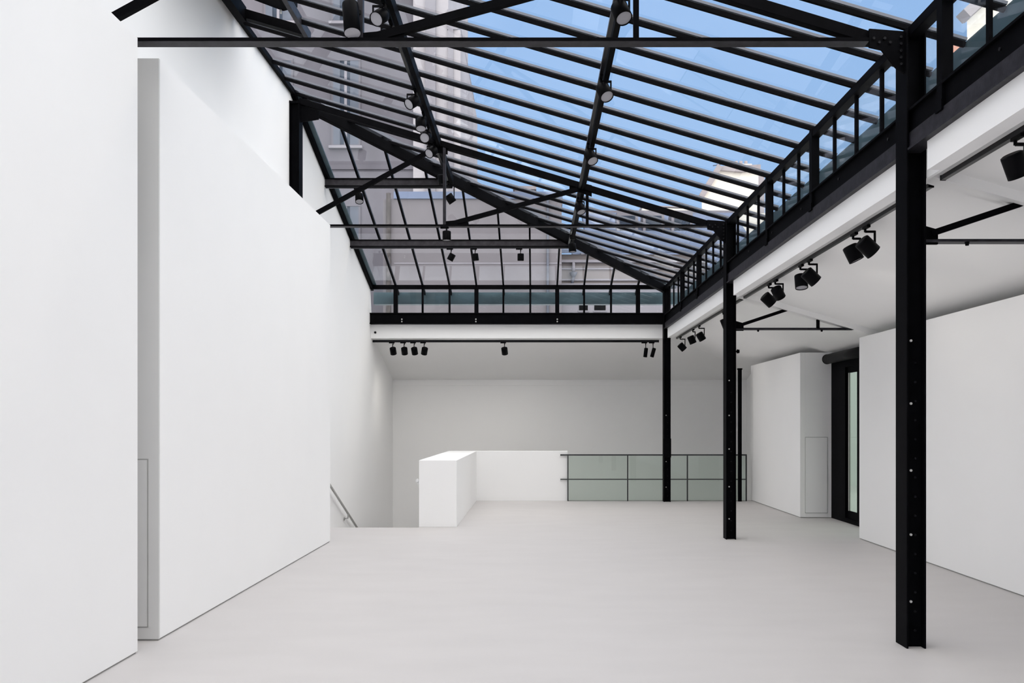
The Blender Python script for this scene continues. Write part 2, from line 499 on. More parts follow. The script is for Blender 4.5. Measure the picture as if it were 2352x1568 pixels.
p = obj('beam_segment', MB().box(XL, 2.73, 19.16, 19.24, 3.775, 4.0).box(XL, 2.73, 19.13, 19.27, 3.985, 4.005).box(XL, 2.73, 19.12, 19.27, 3.77, 3.787), 'black', t)
bb = MB()
for px in (923, 1093, 1280):
    bb.tube((px_x(px, 19.16), 19.15, 3.82), (px_x(px, 19.16), 19.16, 3.82), 0.016, n=8).tube((px_x(px, 19.16), 19.15, 3.87), (px_x(px, 19.16), 19.16, 3.87), 0.016, n=8)
tag(obj('bolt_row', bb, 'rail', p), kind='stuff')

# ------------------------------------------------------------------ clerestory windows
ks = list(range(-20, 22))
ymul = {k: K0 + STEP * k for k in ks}
thick_k = {4, 7, 15, 18, -1, -4, -7}
cl = thing('clerestory_strip', (XE, 8, 4.02), 'row of clerestory panes above the long black beam', 'window', None, 'thing')
obj('top_rail', MB().box(2.755, 2.845, YN, 19.16, 4.50, 4.575), 'black', cl, 0.003)
obj('sill', MB().box(2.785, 2.85, YN, 19.1, 3.965, 3.985), 'black', cl)
thin = MB().box(-0.013, 0.013, -0.018, 0.018, 3.975, 4.51).mesh('mullion', 'black')
fat = MB().box(-0.052, 0.025, -0.04, 0.04, 3.78, 4.58).box(-0.06, -0.045, -0.05, 0.05, 3.77, 3.84).mesh('post', 'black')
prev = None
for k in ks:
    if k in (0, 11, -11):
        pass
    else:
        inst('post' if k in thick_k else 'mullion', fat if k in thick_k else thin, (2.80, ymul[k], 0), cl)
    if prev is not None:
        obj('pane', MB().box(2.806, 2.814, prev + 0.012, ymul[k] - 0.012, 3.98, 4.51), 'pane_v', cl)
    prev = ymul[k]
obj('pane', MB().box(2.806, 2.814, prev + 0.012, 19.1, 3.98, 4.51), 'pane_v', cl)

cb = thing('clerestory_strip', (0, YE, 4.0), 'row of clerestory panes under the sloped far end of the skylight', 'window', None, 'thing')
obj('top_rail', MB().box(XL, 2.75, 19.16, 19.245, 4.515, 4.60), 'black', cb, 0.003)
xmul = [-2.956 + 0.5727 * j for j in range(10)]
prev = XL
for j, x in enumerate(xmul + [2.73]):
    if x < 2.7:
        if j in (0, 3, 6, 9):
            obj('post', MB().box(x - 0.042, x + 0.042, 19.15, 19.25, 4.0, 4.52), 'black', cb)
        else:
            obj('mullion', MB().box(x - 0.02, x + 0.02, 19.17, 19.23, 4.0, 4.52), 'black', cb)
    obj('pane', MB().box(prev + 0.012, x - 0.012, 19.205, 19.213, 4.0, 4.52), 'pane_v', cb)
    prev = x

# ------------------------------------------------------------------ skylight: bars, panes, hip
XOV, YOV = 3.20, 19.60
sk = thing('skylight', (0, 8, ZE), 'long sloping glass skylight carried on thin black glazing bars', 'skylight', None, 'thing')
def main_bar(y, xl):
    p = obj('glazing_bar', MB().bar((xl, y, zg(xl)), (XOV, y, zg(XOV)), 0.030, 0.036, -0.021), 'black', sk)
    obj('glazing_cap', MB().bar((xl, y, zg(xl)), (XOV, y, zg(XOV)), 0.036, 0.022, 0.018), 'cap', p)
ybar = [ymul[k] for k in ks] + [19.2 - 0.02]
VY0, VY1, VX = 8.15, 10.45, -2.64          # opening vent
for k in ks:
    y = ymul[k]
    xl = XL + 0.02 if y < YH else xh(y)
    if VY0 < y < VY1:
        xl = VX
    if y < YE - 0.1:
        main_bar(y, xl)
e = 0.012
for a, b in zip(ybar[:-1], ybar[1:]):
    xa = XL if a <= YH else xh(a)
    xb = XL if b <= YH else xh(b)
    if a + 0.3 > VY0 and b - 0.3 < VY1:
        xa = xb = VX
    pts = [(xa, a + e, zg(xa)), (XOV, a + e, zg(XOV)), (XOV, b - e, zg(XOV)), (xb, b - e, zg(xb))]
    if a < YH < b:
        pts = [(XL, a + e, zg(XL)), (XOV, a + e, zg(XOV)), (XOV, b - e, zg(XOV)), (xb, b - e, zg(xb)), (XL, YH, zg(XL))]
    obj('pane', MB().poly(pts, (0, 0, 0.008)), 'pane', sk)
obj('ridge_bar', MB().bar((XL + 0.035, YN, ZR - 0.03), (XL + 0.035, YH, ZR - 0.03), 0.05, 0.07), 'black', sk)

sb_ = thing('skylight_hip_end', (0, 16, ZE), 'sloped far end of the skylight above the stair void', 'skylight', None, 'thing')
for x in xmul:
    yt = yh(x)
    p = obj('glazing_bar', MB().bar((x, YOV, zb(YOV)), (x, yt, zb(yt)), 0.032, 0.04, -0.023), 'black', sb_)
    obj('glazing_cap', MB().bar((x, YOV, zb(YOV)), (x, yt, zb(yt)), 0.036, 0.022, 0.018), 'cap', p)
xs = [XL + 0.02] + xmul + [XE]
for a, b in zip(xs[:-1], xs[1:]):
    ya, yb_ = yh(a), yh(b)
    obj('pane', MB().poly([(a + e, YOV, zb(YOV)), (b - e, YOV, zb(YOV)), (b - e, min(yb_, YOV - .01), zb(min(yb_, YOV - .01))), (a + e, ya, zb(ya))], (0, 0, 0.008)), 'pane', sb_)
obj('rake_bar', MB().bar((XL + 0.03, YE + 0.1, zb(YE + 0.1) - 0.03), (XL + 0.03, YH, ZR - 0.03), 0.06, 0.10), 'black', sb_)
obj('rake_flashing', MB().bar((XL + 0.10, YE + 0.1, zb(YE + 0.1) - 0.0), (XL + 0.10, YH + 0.1, ZR - 0.03), 0.07, 0.02), 'gutter', sb_)
obj('hip_rafter', MB().bar((XE - 0.02, YE - 0.02, ZE - 0.10), (XL + 0.12, YH + 0.12, ZR - 0.14), 0.09, 0.15), 'black', sb_, 0.004)
obj('hip_cap', MB().bar((XE + 0.2, YE + 0.2, ZE - 0.02), (XL, YH, ZR + 0.03), 0.12, 0.05), 'cap', sb_)

# gutters hanging outside the eaves
t = thing('rain_gutter', (3.3, 8, 4.3), 'dark zinc gutter outside the long clerestory', 'gutter')
obj('trough', MB().box(3.20, 3.21, YN, 19.8, 4.28, 4.485).box(3.20, 3.42, YN, 19.8, 4.27, 4.285).box(3.41, 3.42, YN, 19.8, 4.28, 4.45), 'gutter', t)
t = thing('rain_gutter', (0, 19.7, 4.3), 'teal grey zinc gutter outside the far clerestory', 'gutter')
obj('trough', MB().box(XL, 3.20, 19.60, 19.61, 4.26, 4.505).box(XL, 3.20, 19.6, 19.8, 4.25, 4.262).box(XL, 3.20, 19.79, 19.8, 4.26, 4.48), 'gutter', t)
for x in (-2.4, -1.3, 0.4, 1.6):
    obj('hanger', MB().box(x, x + 0.04, 19.585, 19.60, 4.27, 4.5), 'gutter', t)

# opening vent
t = thing('roof_vent', (-3.0, 9.3, 6.3), 'open roof vent with a raised dark sash beside the ridge', 'vent')
def vp(x, y, dz=0): return (x, y, zg(x) + dz)
for yk in (VY0, VY1):
    obj('kerb', MB().bar(vp(XL + .05, yk), vp(VX, yk), 0.10, 0.10, -0.01), 'black', t)
obj('kerb_side', MB().bar(vp(VX, VY0), vp(VX, VY1 + 0.1), 0.05, 0.11, -0.02), 'worn_lit', t)
obj('kerb_ridge', MB().bar(vp(XL + 0.11, VY0), vp(XL + 0.11, VY1), 0.10, 0.17, -0.02), 'black', t)
s1 = obj('sash', MB().poly([(x_, y_, zg(x_) + d_) for x_, y_, d_ in ((-3.4, 10.22, 0.12), (-2.845, 10.22, 0.075), (-2.65, 10.08, 0.11), (-2.65, 8.1, 0.11), (-3.4, 8.1, 0.12))], (0, 0, 0.05)), 'black', t)
obj('catch', MB().tube((-2.87, 10.205, 6.29), (-2.87, 10.205, 6.34), 0.012, n=8), 'bolt', s1)

# ------------------------------------------------------------------ purlins with lighting tracks
XA, XBp = -1.37, 0.70
def purlin(x, y1, label):
    z = zg(x) - 0.145
    t = thing('roof_purlin', (x, 8, z), label, 'purlin', None, 'thing')
    obj('beam', MB().bar((x, YN, z), (x, y1, z), 0.05, 0.13), 'black', t, 0.003)
    obj('light_track', MB().bar((x - 0.055, 3.0, z - 0.03), (x - 0.055, y1 - 0.1, z - 0.03), 0.034, 0.034), 'track', t)
    return t
purlin(XA, yh(XA), 'upper black roof purlin carrying a lighting track over the room')
purlin(XBp, yh(XBp), 'lower black roof purlin carrying a lighting track over the room')
def cross_purlin(x1, label):
    y = yh(x1)
    z = zb(y) - 0.145
    t = thing('roof_purlin', (0, y, z), label, 'purlin', None, 'thing')
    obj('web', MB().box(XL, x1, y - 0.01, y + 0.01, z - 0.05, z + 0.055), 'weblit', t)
    obj('flange', MB().box(XL, x1, y - 0.03, y + 0.03, z + 0.055, z + 0.072), 'black', t)
    obj('flange', MB().box(XL, x1, y - 0.03, y + 0.03, z - 0.07, z - 0.05), 'black', t)
    obj('light_track', MB().bar((XL + 0.02, y - 0.03, z - 0.085), (x1, y - 0.03, z - 0.085), 0.034, 0.03), 'track', t)
    return y, z
yA, zA = cross_purlin(XA, 'upper black cross purlin under the sloped far glazing')
yB2, zB2 = cross_purlin(XBp, 'lower black cross purlin under the sloped far glazing')

# ------------------------------------------------------------------ roof trusses
def truss(y, label, first=False):
    t = thing('roof_truss', (0, y, 4.49), label, 'truss', None, 'thing')
    ZT = 4.485
    d = 0.10
    obj('rafter', MB().bar((XE - 0.06, y, zg(XE) - d - 0.06), (XL + 0.12, y, zg(XL) - d - 0.06), 0.07, 0.085), 'black', t, 0.003)
    obj('tie_bar', MB().box(XL + 0.02, XE - 0.07, y - 0.055, y + 0.055, ZT - 0.009, ZT + 0.009), 'worn_lit', t, 0.002)
    obj('tie_rib', MB().box(XL + 0.02, XE - 0.07, y - 0.061, y - 0.053, ZT - 0.006, ZT + 0.016), 'black', t)
    zra, zrb = zg(XA) - d - 0.06, zg(XBp) - d - 0.06
    obj('hanger', MB().box(XA + 0.055, XA + 0.095, y - 0.03, y + 0.03, ZT, zra), 'worn_lit', t)
    obj('hanger', MB().box(XBp + 0.035, XBp + 0.075, y - 0.02, y + 0.02, ZT, zrb), 'black', t)
    obj('strut', MB().bar((XA + 0.15, y, ZT + 0.03), (XBp - 0.02, y, zrb - 0.02), 0.05, 0.062), 'black', t)
    obj('strut', MB().bar((XA, y, zra - 0.02), (-3.42, y, ZT + 0.03), 0.05, 0.062), 'black', t)
    # gussets
    obj('gusset', MB().poly([(2.47, y - 0.064, 4.565), (2.735, y - 0.064, 4.545), (2.735, y - 0.064, 4.23), (2.665, y - 0.064, 4.28), (2.56, y - 0.064, 4.41), (2.47, y - 0.064, 4.43)], (0, 0.02, 0)), 'black', t)
    obj('gusset', MB().poly([(XA + 0.07, y - 0.012, ZT), (XA + 0.40, y - 0.012, ZT), (XA + 0.40, y - 0.012, ZT + 0.10), (XA + 0.07, y - 0.012, ZT + 0.07)], (0, 0.024, 0)), 'black', t)
    obj('gusset', MB().poly([(XBp - 0.20, y - 0.012, zrb - 0.03), (XBp + 0.12, y - 0.012, zrb - 0.14), (XBp + 0.12, y - 0.012, zrb + 0.02), (XBp - 0.2, y - 0.012, zrb + 0.10)], (0, 0.024, 0)), 'black', t)
    obj('gusset', MB().poly([(XA - 0.16, y - 0.012, zra - 0.10), (XA + 0.12, y - 0.012, zra - 0.14), (XA + 0.12, y - 0.012, zra + 0.02), (XA - 0.16, y - 0.012, zra + 0.10)], (0, 0.024, 0)), 'black', t)
    obj('gusset', MB().poly([(-3.36, y - 0.012, 5.98), (-3.10, y - 0.012, 6.02), (-3.10, y - 0.012, 6.14), (-3.36, y - 0.012, 6.22)], (0, 0.024, 0)), 'black', t)
    bl = []
    for i in range(5):
        bl.append((2.70, y - 0.066, 4.30 + 0.05 * i))
    for i in range(4):
        bl.append((2.62 - 0.04 * i, y - 0.066, 4.46 + 0.03 * (i % 2)))
    bolts(t, bl, 0.010, 'boltd')
    return t
truss(COLS[1], 'nearer black steel roof truss crossing the top of the picture')
truss(COLS[2], 'farther black steel roof truss spanning to the middle column')

def aisle_truss(y, label):
    t = thing('aisle_truss', (3.8, y, 3.0), label, 'truss', None, 'thing')
    ZT = 3.005
    xe = XC + (CE - ZT - 0.02) / 0.287
    obj('tie_bar', MB().box(2.87, min(xe, 4.80), y - 0.05, y + 0.05, ZT - 0.008, ZT + 0.008).box(2.87, min(xe, 4.80), y + 0.03, y + 0.05, ZT, ZT + 0.028), 'worn_lit', t)
    obj('strut', MB().bar((2.95, y, 3.065), (3.70, y, 3.315), 0.05, 0.045), 'black', t)
    obj('hanger', MB().box(4.05, 4.09, y - 0.02, y + 0.02, ZT, zc(4.07)), 'black', t)
    obj('gusset', MB().poly([(2.873, y - 0.012, 2.985), (3.0, y - 0.012, 2.985), (3.0, y - 0.012, 3.09), (2.98, y - 0.012, 3.10), (2.873, y - 0.012, 3.13)], (0, 0.024, 0)), 'black', t)
    for x in (3.20, 4.11):
        obj('clip', MB().tube((x, y - 0.045, 2.995), (x, y - 0.045, 2.968), 0.018, 0.012, n=10), 'black2', t)
aisle_truss(COLS[1], 'short black truss in the aisle beside the nearest column')
aisle_truss(COLS[2], 'short black truss in the aisle beside the middle column')

# ------------------------------------------------------------------ aisle and end lighting tracks
def track(p, q, label, h=0.034):
    t = thing('lighting_track', p, label, 'light track')
    obj('channel', MB().bar(p, q, 0.036, h), 'track', t)
    d = (Vector(q) - Vector(p)).normalized()
    obj('end_cap', MB().bar(Vector(p) - d * 0.012, p, 0.04, h + 0.004), 'black2', t)
    obj('end_cap', MB().bar(q, Vector(q) + d * 0.012, 0.04, h + 0.004), 'black2', t)
    return t
XT, ZT_ = 3.0, 3.455
track((XT, 1.2, ZT_), (XT, 6.62, ZT_), 'black lighting track running out of frame beyond the nearest column')
track((XT, 6.83, ZT_), (XT, 12.86, ZT_), 'black lighting track above the aisle between nearest and middle columns')
track((XT, 13.06, ZT_), (XT, 19.0, ZT_), 'black lighting track above the aisle between middle and farthest columns')
YT2 = 19.50
track((px_x(856, YT2), YT2, 3.435), (px_x(1512, YT2), YT2, 3.435), 'long black lighting track across the far end below the bulkhead', 0.05)

# ------------------------------------------------------------------ spotlights
R_, L_ = 0.068, 0.15
mb = MB()
prof = [(-0.5, 0.80), (-0.46, 0.97), (-0.40, 1.0), (0.5, 1.0), (0.5, 0.90), (0.44, 0.88)]
def lathe(prof, r, l, n=24):
    m_ = MB()
    vs, fs = [], []
    for z, k in prof:
        for i in range(n):
            a = 2 * math.pi * i / n
            vs.append((k * r * math.cos(a), k * r * math.sin(a), z * l))
    for j in range(len(prof) - 1):
        for i in range(n):
            fs.append((j * n + i, j * n + (i + 1) % n, (j + 1) * n + (i + 1) % n, (j + 1) * n + i))
    m_._add(vs, fs, True)
    m_._add(vs[:n], [tuple(reversed(range(n)))])
    return m_
def flat_me(me):
    for p in me.polygons:
        p.use_smooth = abs(p.normal.z) < 0.5
    return me
body_me = flat_me(lathe(prof, R_, L_).mesh('lamp_body', 'black2'))
lens_me = MB().tube((0, 0, 0.435 * L_), (0, 0, 0.455 * L_), R_ * 0.89, n=24).mesh('lens', 'lens')
fill_glow = mat('lit lamp lens', (0.8, 0.8, 0.8), 0.4)
fill_glow.node_tree.nodes['Principled BSDF'].inputs['Emission Color'].default_value = (1, 0.95, 0.88, 1)
fill_glow.node_tree.nodes['Principled BSDF'].inputs['Emission Strength'].default_value = 3.0  # lens glow added to go with the fill light
fill_lens = MB().tube((0, 0, 0.435 * L_), (0, 0, 0.455 * L_), R_ * 0.89, n=24).mesh('lens', fill_glow)
slim_me = flat_me(lathe(prof, 0.042, 0.20).mesh('lamp_body', 'black2'))
slim_lens = MB().tube((0, 0, 0.088), (0, 0, 0.092), 0.037, n=20).mesh('lens', 'lens')
adapt_y = MB().box(-0.016, 0.016, -0.06, 0.06, -0.022, 0.0).tube((0, 0.03, -0.05), (0, 0.03, -0.02), 0.011, n=10).mesh('track_adapter', 'black2')
adapt_x = MB().box(-0.06, 0.06, -0.016, 0.016, -0.022, 0.0).tube((0.03, 0, -0.05), (0.03, 0, -0.02), 0.011, n=10).mesh('track_adapter', 'black2')

def spot(P, label, group, aim, along='y', side=(1, 0, 0), drop=0.14, reach=0.035, slim=False, scale=1.0, fill_watts=0.0):
    """P under the track; side = where the arm cranks out; aim = way the lens looks"""
    P = Vector(P)
    t = thing('track_spotlight', P, label, 'spotlight', group)
    inst('track_adapter', adapt_y if along == 'y' else adapt_x, P, t)
    st_ = P + (Vector((0, 0.03, -0.045)) if along == 'y' else Vector((0.03, 0, -0.045)))
    sd = Vector(side).normalized()
    el = st_ + sd * (0.07 * scale)
    aimv = Vector(aim).normalized()
    c = st_ + sd * reach + Vector((0, 0, -drop * scale))
    lo = c + sd * (0.062 * scale)
    el.x, el.y = lo.x, lo.y
    if slim:
        el, lo = st_.copy(), c + Vector((0, 0, 0.08))
    obj('arm', MB().bar(st_, el, 0.014, 0.020).bar(el + Vector((0, 0, 0.008)), lo, 0.014, 0.022), 'black2', t)
    q = aimv.to_track_quat('Z', 'Y')
    b = inst('lamp_body', slim_me if slim else body_me, c, t, q, (scale,) * 3)
    l = bpy.data.objects.new('lens', slim_lens if slim else lens_me)
    COL.objects.link(l)
    l.parent = b
    if fill_watts:                                 # fill light added inside a fixture that is otherwise off
        l.data = fill_lens
        ld = bpy.data.lights.new('lamp', 'SPOT')
        ld.energy = fill_watts
        ld.spot_size = math.radians(125)
        ld.spot_blend = 1.0
        ld.shadow_soft_size = 0.05
        ld.color = (1.0, 0.95, 0.88)
        lo_ = bpy.data.objects.new('lamp', ld)
        COL.objects.link(lo_)
        lo_.parent = t
        lo_.location = c + aimv * (0.6 * L_) - P
        lo_.rotation_euler = (-aimv).to_track_quat('Z', 'Y').to_euler()
    return t

GP = 'spotlights on the roof purlins'
zPA, zPB = zg(XA) - 0.145 - 0.045, zg(XBp) - 0.145 - 0.045
def pa(y): return (XA - 0.055, y, zPA)
def pb(y): return (XBp - 0.055, y, zPB)
spot(pa(8.47), 'spotlight at the top edge showing its round lens, beside the upper purlin', GP, (-0.35, -0.75, -0.65), side=(-1, 0, 0), drop=0.10)
spot(pa(8.93), 'dark spotlight just above the nearer truss gusset on the upper purlin', GP, (-0.2, 0.3, -0.9), side=(-1, 0, 0), drop=0.10)
spot(pa(10.75), 'spotlight with bright oval lens halfway along the upper purlin', GP, (-0.55, -0.6, -0.6), side=(-1, 0, 0), drop=0.09)
spot(pa(11.55), 'short dark spotlight tipped downward, second before the farther truss on the upper purlin', GP, (0.05, -0.35, -0.9), side=(-1, 0, 0), drop=0.09)
spot(pa(12.05), 'spotlight with round grey lens just before the farther truss on the upper purlin', GP, (-0.1, -0.85, -0.5), side=(-1, 0, 0), drop=0.09)
spot(pa(12.75), 'spotlight with tilted pale lens at the farther truss node on the upper purlin', GP, (-0.45, -0.7, -0.6), side=(-1, 0, 0), drop=0.08)
spot(pa(14.2), 'dark spotlight hanging between farther truss and hip on the upper purlin', GP, (0.1, 0.2, -1), side=(-1, 0, 0), drop=0.08)
spot(pa(14.85), 'square-looking black spotlight hanging at the hip end of the upper purlin', GP, (0.55, 0.25, -0.8), side=(1, 0, 0), drop=0.22)
spot(pb(7.05), 'spotlight behind the nearer tie bar on the lower purlin', GP, (0.25, -0.45, -0.85), side=(1, 0, 0), drop=0.10)
spot(pb(8.75), 'spotlight on the lower purlin nearest beyond the nearer tie bar', GP, (0.3, -0.5, -0.8), side=(1, 0, 0), drop=0.10)
spot(pb(10.9), 'spotlight on the lower purlin a little before the farther truss', GP, (0.3, -0.5, -0.8), side=(1, 0, 0), drop=0.10)
spot(pb(13.5), 'spotlight on the lower purlin just past the farther truss node', GP, (0.25, -0.4, -0.9), side=(1, 0, 0), drop=0.10)
spot(pb(16.2), 'black spotlight hanging at the hip end of the lower purlin', GP, (0.05, 0, -1), side=(1, 0, 0), drop=0.16)
# big lamp on the nearer truss
yq = COLS[1] - 0.07
t = thing('track_spotlight', (-1.33, yq, 4.86), 'large black cylinder spotlight standing upright beside the nearer truss hanger', 'spotlight', GP)
q = Vector((0.12, -0.25, -1)).to_track_quat('Z', 'Y')
b = inst('lamp_body', flat_me(lathe(prof, 0.060, 0.26).mesh('lamp_body', 'black2')), (-1.352, yq, 4.64), t, q)
l = bpy.data.objects.new('lens', MB().tube((0, 0, 0.124), (0, 0, 0.131), 0.058, n=24).mesh('lens', 'lens'))
COL.objects.link(l)
l.parent = b
obj('arm', MB().bar((-1.34, yq, 4.70), (-1.29, yq + 0.05, 4.70), 0.02, 0.03), 'black2', t)

GC = 'spotlights under the cross purlins'
def cx(px, y): return px_x(px, y)
spot((cx(822, yA), yA - 0.03, zA - 0.10), 'black spotlight behind the sloping strut under the upper cross purlin', GC, (0.1, -0.4, -0.9), 'x', (0, -1, 0), 0.12, 0.0)
for px, ax, lab in ((1037, -0.5, 'leftmost black spotlight under the lower cross purlin, tilted'), (1092, 0.12, 'second black spotlight under the lower cross purlin'),
                    (1196, 0.0, 'third black spotlight under the lower cross purlin, hanging straight')):
    spot((cx(px, yB2) - 0.03, yB2 - 0.03, zB2 - 0.10), lab, GC, (ax, 0.1, -0.9), 'x', (0, -1, 0), 0.13, 0.0, scale=0.9)
t = spot((cx(1026, COLS[2]) - 0.03, COLS[2], 4.476), 'black spotlight hanging under the farther tie bar', GC, (0, 0, -1), 'x', (0, -1, 0), 0.09, 0.0, scale=0.9)

GE = 'spotlights on the far end track'
for px, ax, pw, lab in ((903, 0.06, 5, 'first spotlight from the tall wall on the far end track'), (929, 0.02, 8, 'second spotlight from the tall wall on the far end track'),
                    (952, 0.1, 18, 'third spotlight from the tall wall on the far end track'), (975, -0.25, 14, 'fourth spotlight from the tall wall on the far end track'),
                    (1159, 0.1, 58, 'lone spotlight in the middle of the far end track')):
    spot((cx(px, YT2) - 0.03, YT2, 3.41), lab, GE, (ax, 0.62, -1), 'x', (0, -1, 0), 0.14, 0.0, fill_watts=pw)
for px, ax, lab in ((1483, -0.12, 'slim black spotlight on the far end track, farther from the column'), (1500, -0.28, 'slim black spotlight on the far end track, next to the column')):
    spot((cx(px, YT2) - 0.03, YT2, 3.41), lab, GE, (ax, 0, -1), 'x', (0, -1, 0), 0.175, 0.0, slim=True)

GA = 'spotlights on the aisle tracks'
zt = ZT_ - 0.017
def at(px): return (XT, XT * F_PX / (px - 1228), zt)
spot(at(2338), 'large black spotlight cut by the picture edge on the nearest aisle track', GA, (0.45, 0.2, -0.9), drop=0.13, reach=0.0)
spot(at(1990), 'front spotlight of the pair closest to the nearest column on the aisle track', GA, (0.9, 0.1, -0.8), drop=0.125, reach=0.02, scale=1.08, fill_watts=15)
spot(at(1962), 'rear spotlight of the pair closest to the nearest column on the aisle track', GA, (0.5, -0.1, -1.1), drop=0.13, reach=0.0, scale=1.05)
spot(at(1860), 'front spotlight of the middle pair on the aisle track', GA, (0.9, 0.1, -0.8), drop=0.125, reach=0.02, scale=1.08, fill_watts=15)
spot(at(1840), 'rear spotlight of the middle pair showing a pale lens on the aisle track', GA, (0.0, -0.25, -1), drop=0.13, reach=0.01, scale=1.05)
spot(at(1782), 'rear spotlight of the pair closest to the middle column on the aisle track', GA, (0.55, 0.4, -0.8), drop=0.11, scale=1.0)
spot(at(1767), 'front spotlight of the pair closest to the middle column on the aisle track', GA, (0.9, 0.15, -0.8), drop=0.145, reach=-0.005, scale=1.05)
spot(at(1662), 'spotlight half hidden behind the middle column on the aisle track', GA, (0.4, 0, -1), drop=0.14, fill_watts=15)
spot(at(1606), 'front spotlight of the far pair near the farthest column on the aisle track', GA, (0.5, 0.1, -0.8), drop=0.15, fill_watts=15)
spot(at(1592), 'rear spotlight of the far pair near the farthest column on the aisle track', GA, (0.5, 0.1, -1.1), drop=0.15, reach=-0.02)
spot(at(1563), 'last single spotlight at the far end of the aisle track', GA, (0.75, 0.1, -0.8), drop=0.16, fill_watts=15)

# small fittings
t = thing('wall_sensor', (px_x(862, 19.27), 19.27, 3.59), 'tiny dark sensor on the far bulkhead by the tall wall', 'sensor')
obj('housing', MB().tube((px_x(862, 19.27), 19.27, 3.60), (px_x(862, 19.27), 19.25, 3.60), 0.022, n=14), 'black2', t)
obj('rim', MB().tube((px_x(862, 19.27), 19.27, 3.60), (px_x(862, 19.27), 19.262, 3.60), 0.03, n=14), 'rail', t)
t = thing('wall_sensor', (2.9, COLS[2], 2.69), 'small black sensor on the side of the middle column', 'sensor')
obj('housing', MB().tube((2.905, COLS[2], 2.69), (2.94, COLS[2], 2.69), 0.03, 0.026, n=14), 'black2', t)
obj('bracket', MB().box(2.873, 2.91, COLS[2] - 0.015, COLS[2] + 0.015, 2.68, 2.70), 'black2', t)

# ------------------------------------------------------------------ outside: court, neighbours
struct('ground', MB().box(-60, 60, -40, 90, -3.6, -3.4), 'paving')
struct('terrace', MB().box(5.48, 8.6, 10, 44, -3.4, -0.02), 'paving')
struct('wall_court', MB().box(8.6, 8.8, 6, 44, -3.4, 4.2), 'court', 'pale green court wall seen through the glazed door')
def P3(px, py, y): return Vector((px_x(px, y), y, EYE + (973 - py) * y / F_PX))

def window(parent, x0, x1, z0, z1, y, shut=True):
    wn = obj('window', MB().box(x0 - 0.06, x0, y - 0.04, y, z0, z1).box(x1, x1 + 0.06, y - 0.04, y, z0, z1).box(x0 - 0.06, x1 + 0.06, y - 0.05, y, z1, z1 + 0.06)
             .box(x0 - 0.06, x1 + 0.06, y - 0.05, y, z0 - 0.04, z0), 'facade', parent)
    obj('window_sill', MB().box(x0 - 0.12, x1 + 0.12, y - 0.12, y, z0 - 0.12, z0 - 0.04), 'facadel', wn)
    obj('window_mullion', MB().box((x0 + x1) / 2 - 0.05, (x0 + x1) / 2 + 0.03, y - 0.03, y - 0.012, z0, z1), 'facadel', wn)
    obj('window_pane', MB().box(x0, x1, y - 0.012, y, z0, z1), 'wdark', wn)
    if shut:
        wd = (x1 - x0) / 3
        obj('shutter', MB().box(x0, x0 + wd * 0.8, y - 0.04, y - 0.013, z0, z1), 'shutter', wn)
        obj('shutter', MB().box(x1 - wd, x1, y - 0.04, y - 0.013, z0, z1), 'shutter', wn)

YF = 27.0
t = thing('tall_building', (-7, YF, 0), 'tall grey facade with shuttered windows seen through the skylight', 'building')
xe_ = px_x(1056, YF)
obj('facade', MB().box(-16, px_x(1000, YF), YF, YF + 8, -3.4, 24), 'facade', t)
for a, b, d, mm in ((950, 978, 0.10, 'pilaster'), (978, 1002, 0.18, 'facadel'), (1002, 1030, 0.05, 'pilaster'), (1030, 1042, 0.14, 'facadel'), (1042, 1058, 0.08, 'pilaster')):
    obj('pilaster', MB().box(px_x(a, YF), px_x(b, YF), YF - d, YF + 7.9, -3.4, 13.4 if a > 1029 else 24), mm, t)
obj('cornice', MB().box(px_x(1028, YF), px_x(1052, YF), YF - 0.12, YF + 8, 13.4, 14.0), 'facadel', t)
for z0, z1 in ((6.6, 8.15), (9.99, 12.5), (13.7, 16.2)):
    for px in (640, 795):
        x = px_x(px, YF)
        window(t, x - 0.38, x + 0.38, z0, z1, YF)
obj('string_course', MB().box(-16, px_x(950, YF), YF - 0.05, YF, 9.25, 9.4), 'facade', t)

YPW = 23.8
t = thing('party_wall', (-1.5, YPW, 0), 'plain mauve grey neighbouring wall behind the far skylight slope', 'building', None, 'thing')
obj('wall_panel', MB().box(px_x(880, YPW), px_x(1290, YPW), YPW, YPW + 0.4, -3.4, P3(0, 457, YPW).z), 'render', t)
obj('coping', MB().box(px_x(905, YPW), px_x(1292, YPW), YPW - 0.06, YPW + 0.45, P3(0, 457, YPW).z, P3(0, 441, YPW).z), 'zinc', t)
x = px_x(893, YPW)
obj('stained_pipe', MB().tube((x, YPW - 0.05, 2), (x, YPW - 0.05, P3(0, 445, YPW).z), 0.062, n=14), 'pipem', t)
x = px_x(1258, YPW)
obj('rain_pipe', MB().tube((x, YPW - 0.05, 2), (x, YPW - 0.05, P3(0, 460, YPW).z), 0.032, n=12), 'pipe', t)
obj('band', MB().box(px_x(905, YPW), px_x(1290, YPW), YPW - 0.012, YPW, P3(0, 606, YPW).z, P3(0, 603, YPW).z), 'facadel', t)

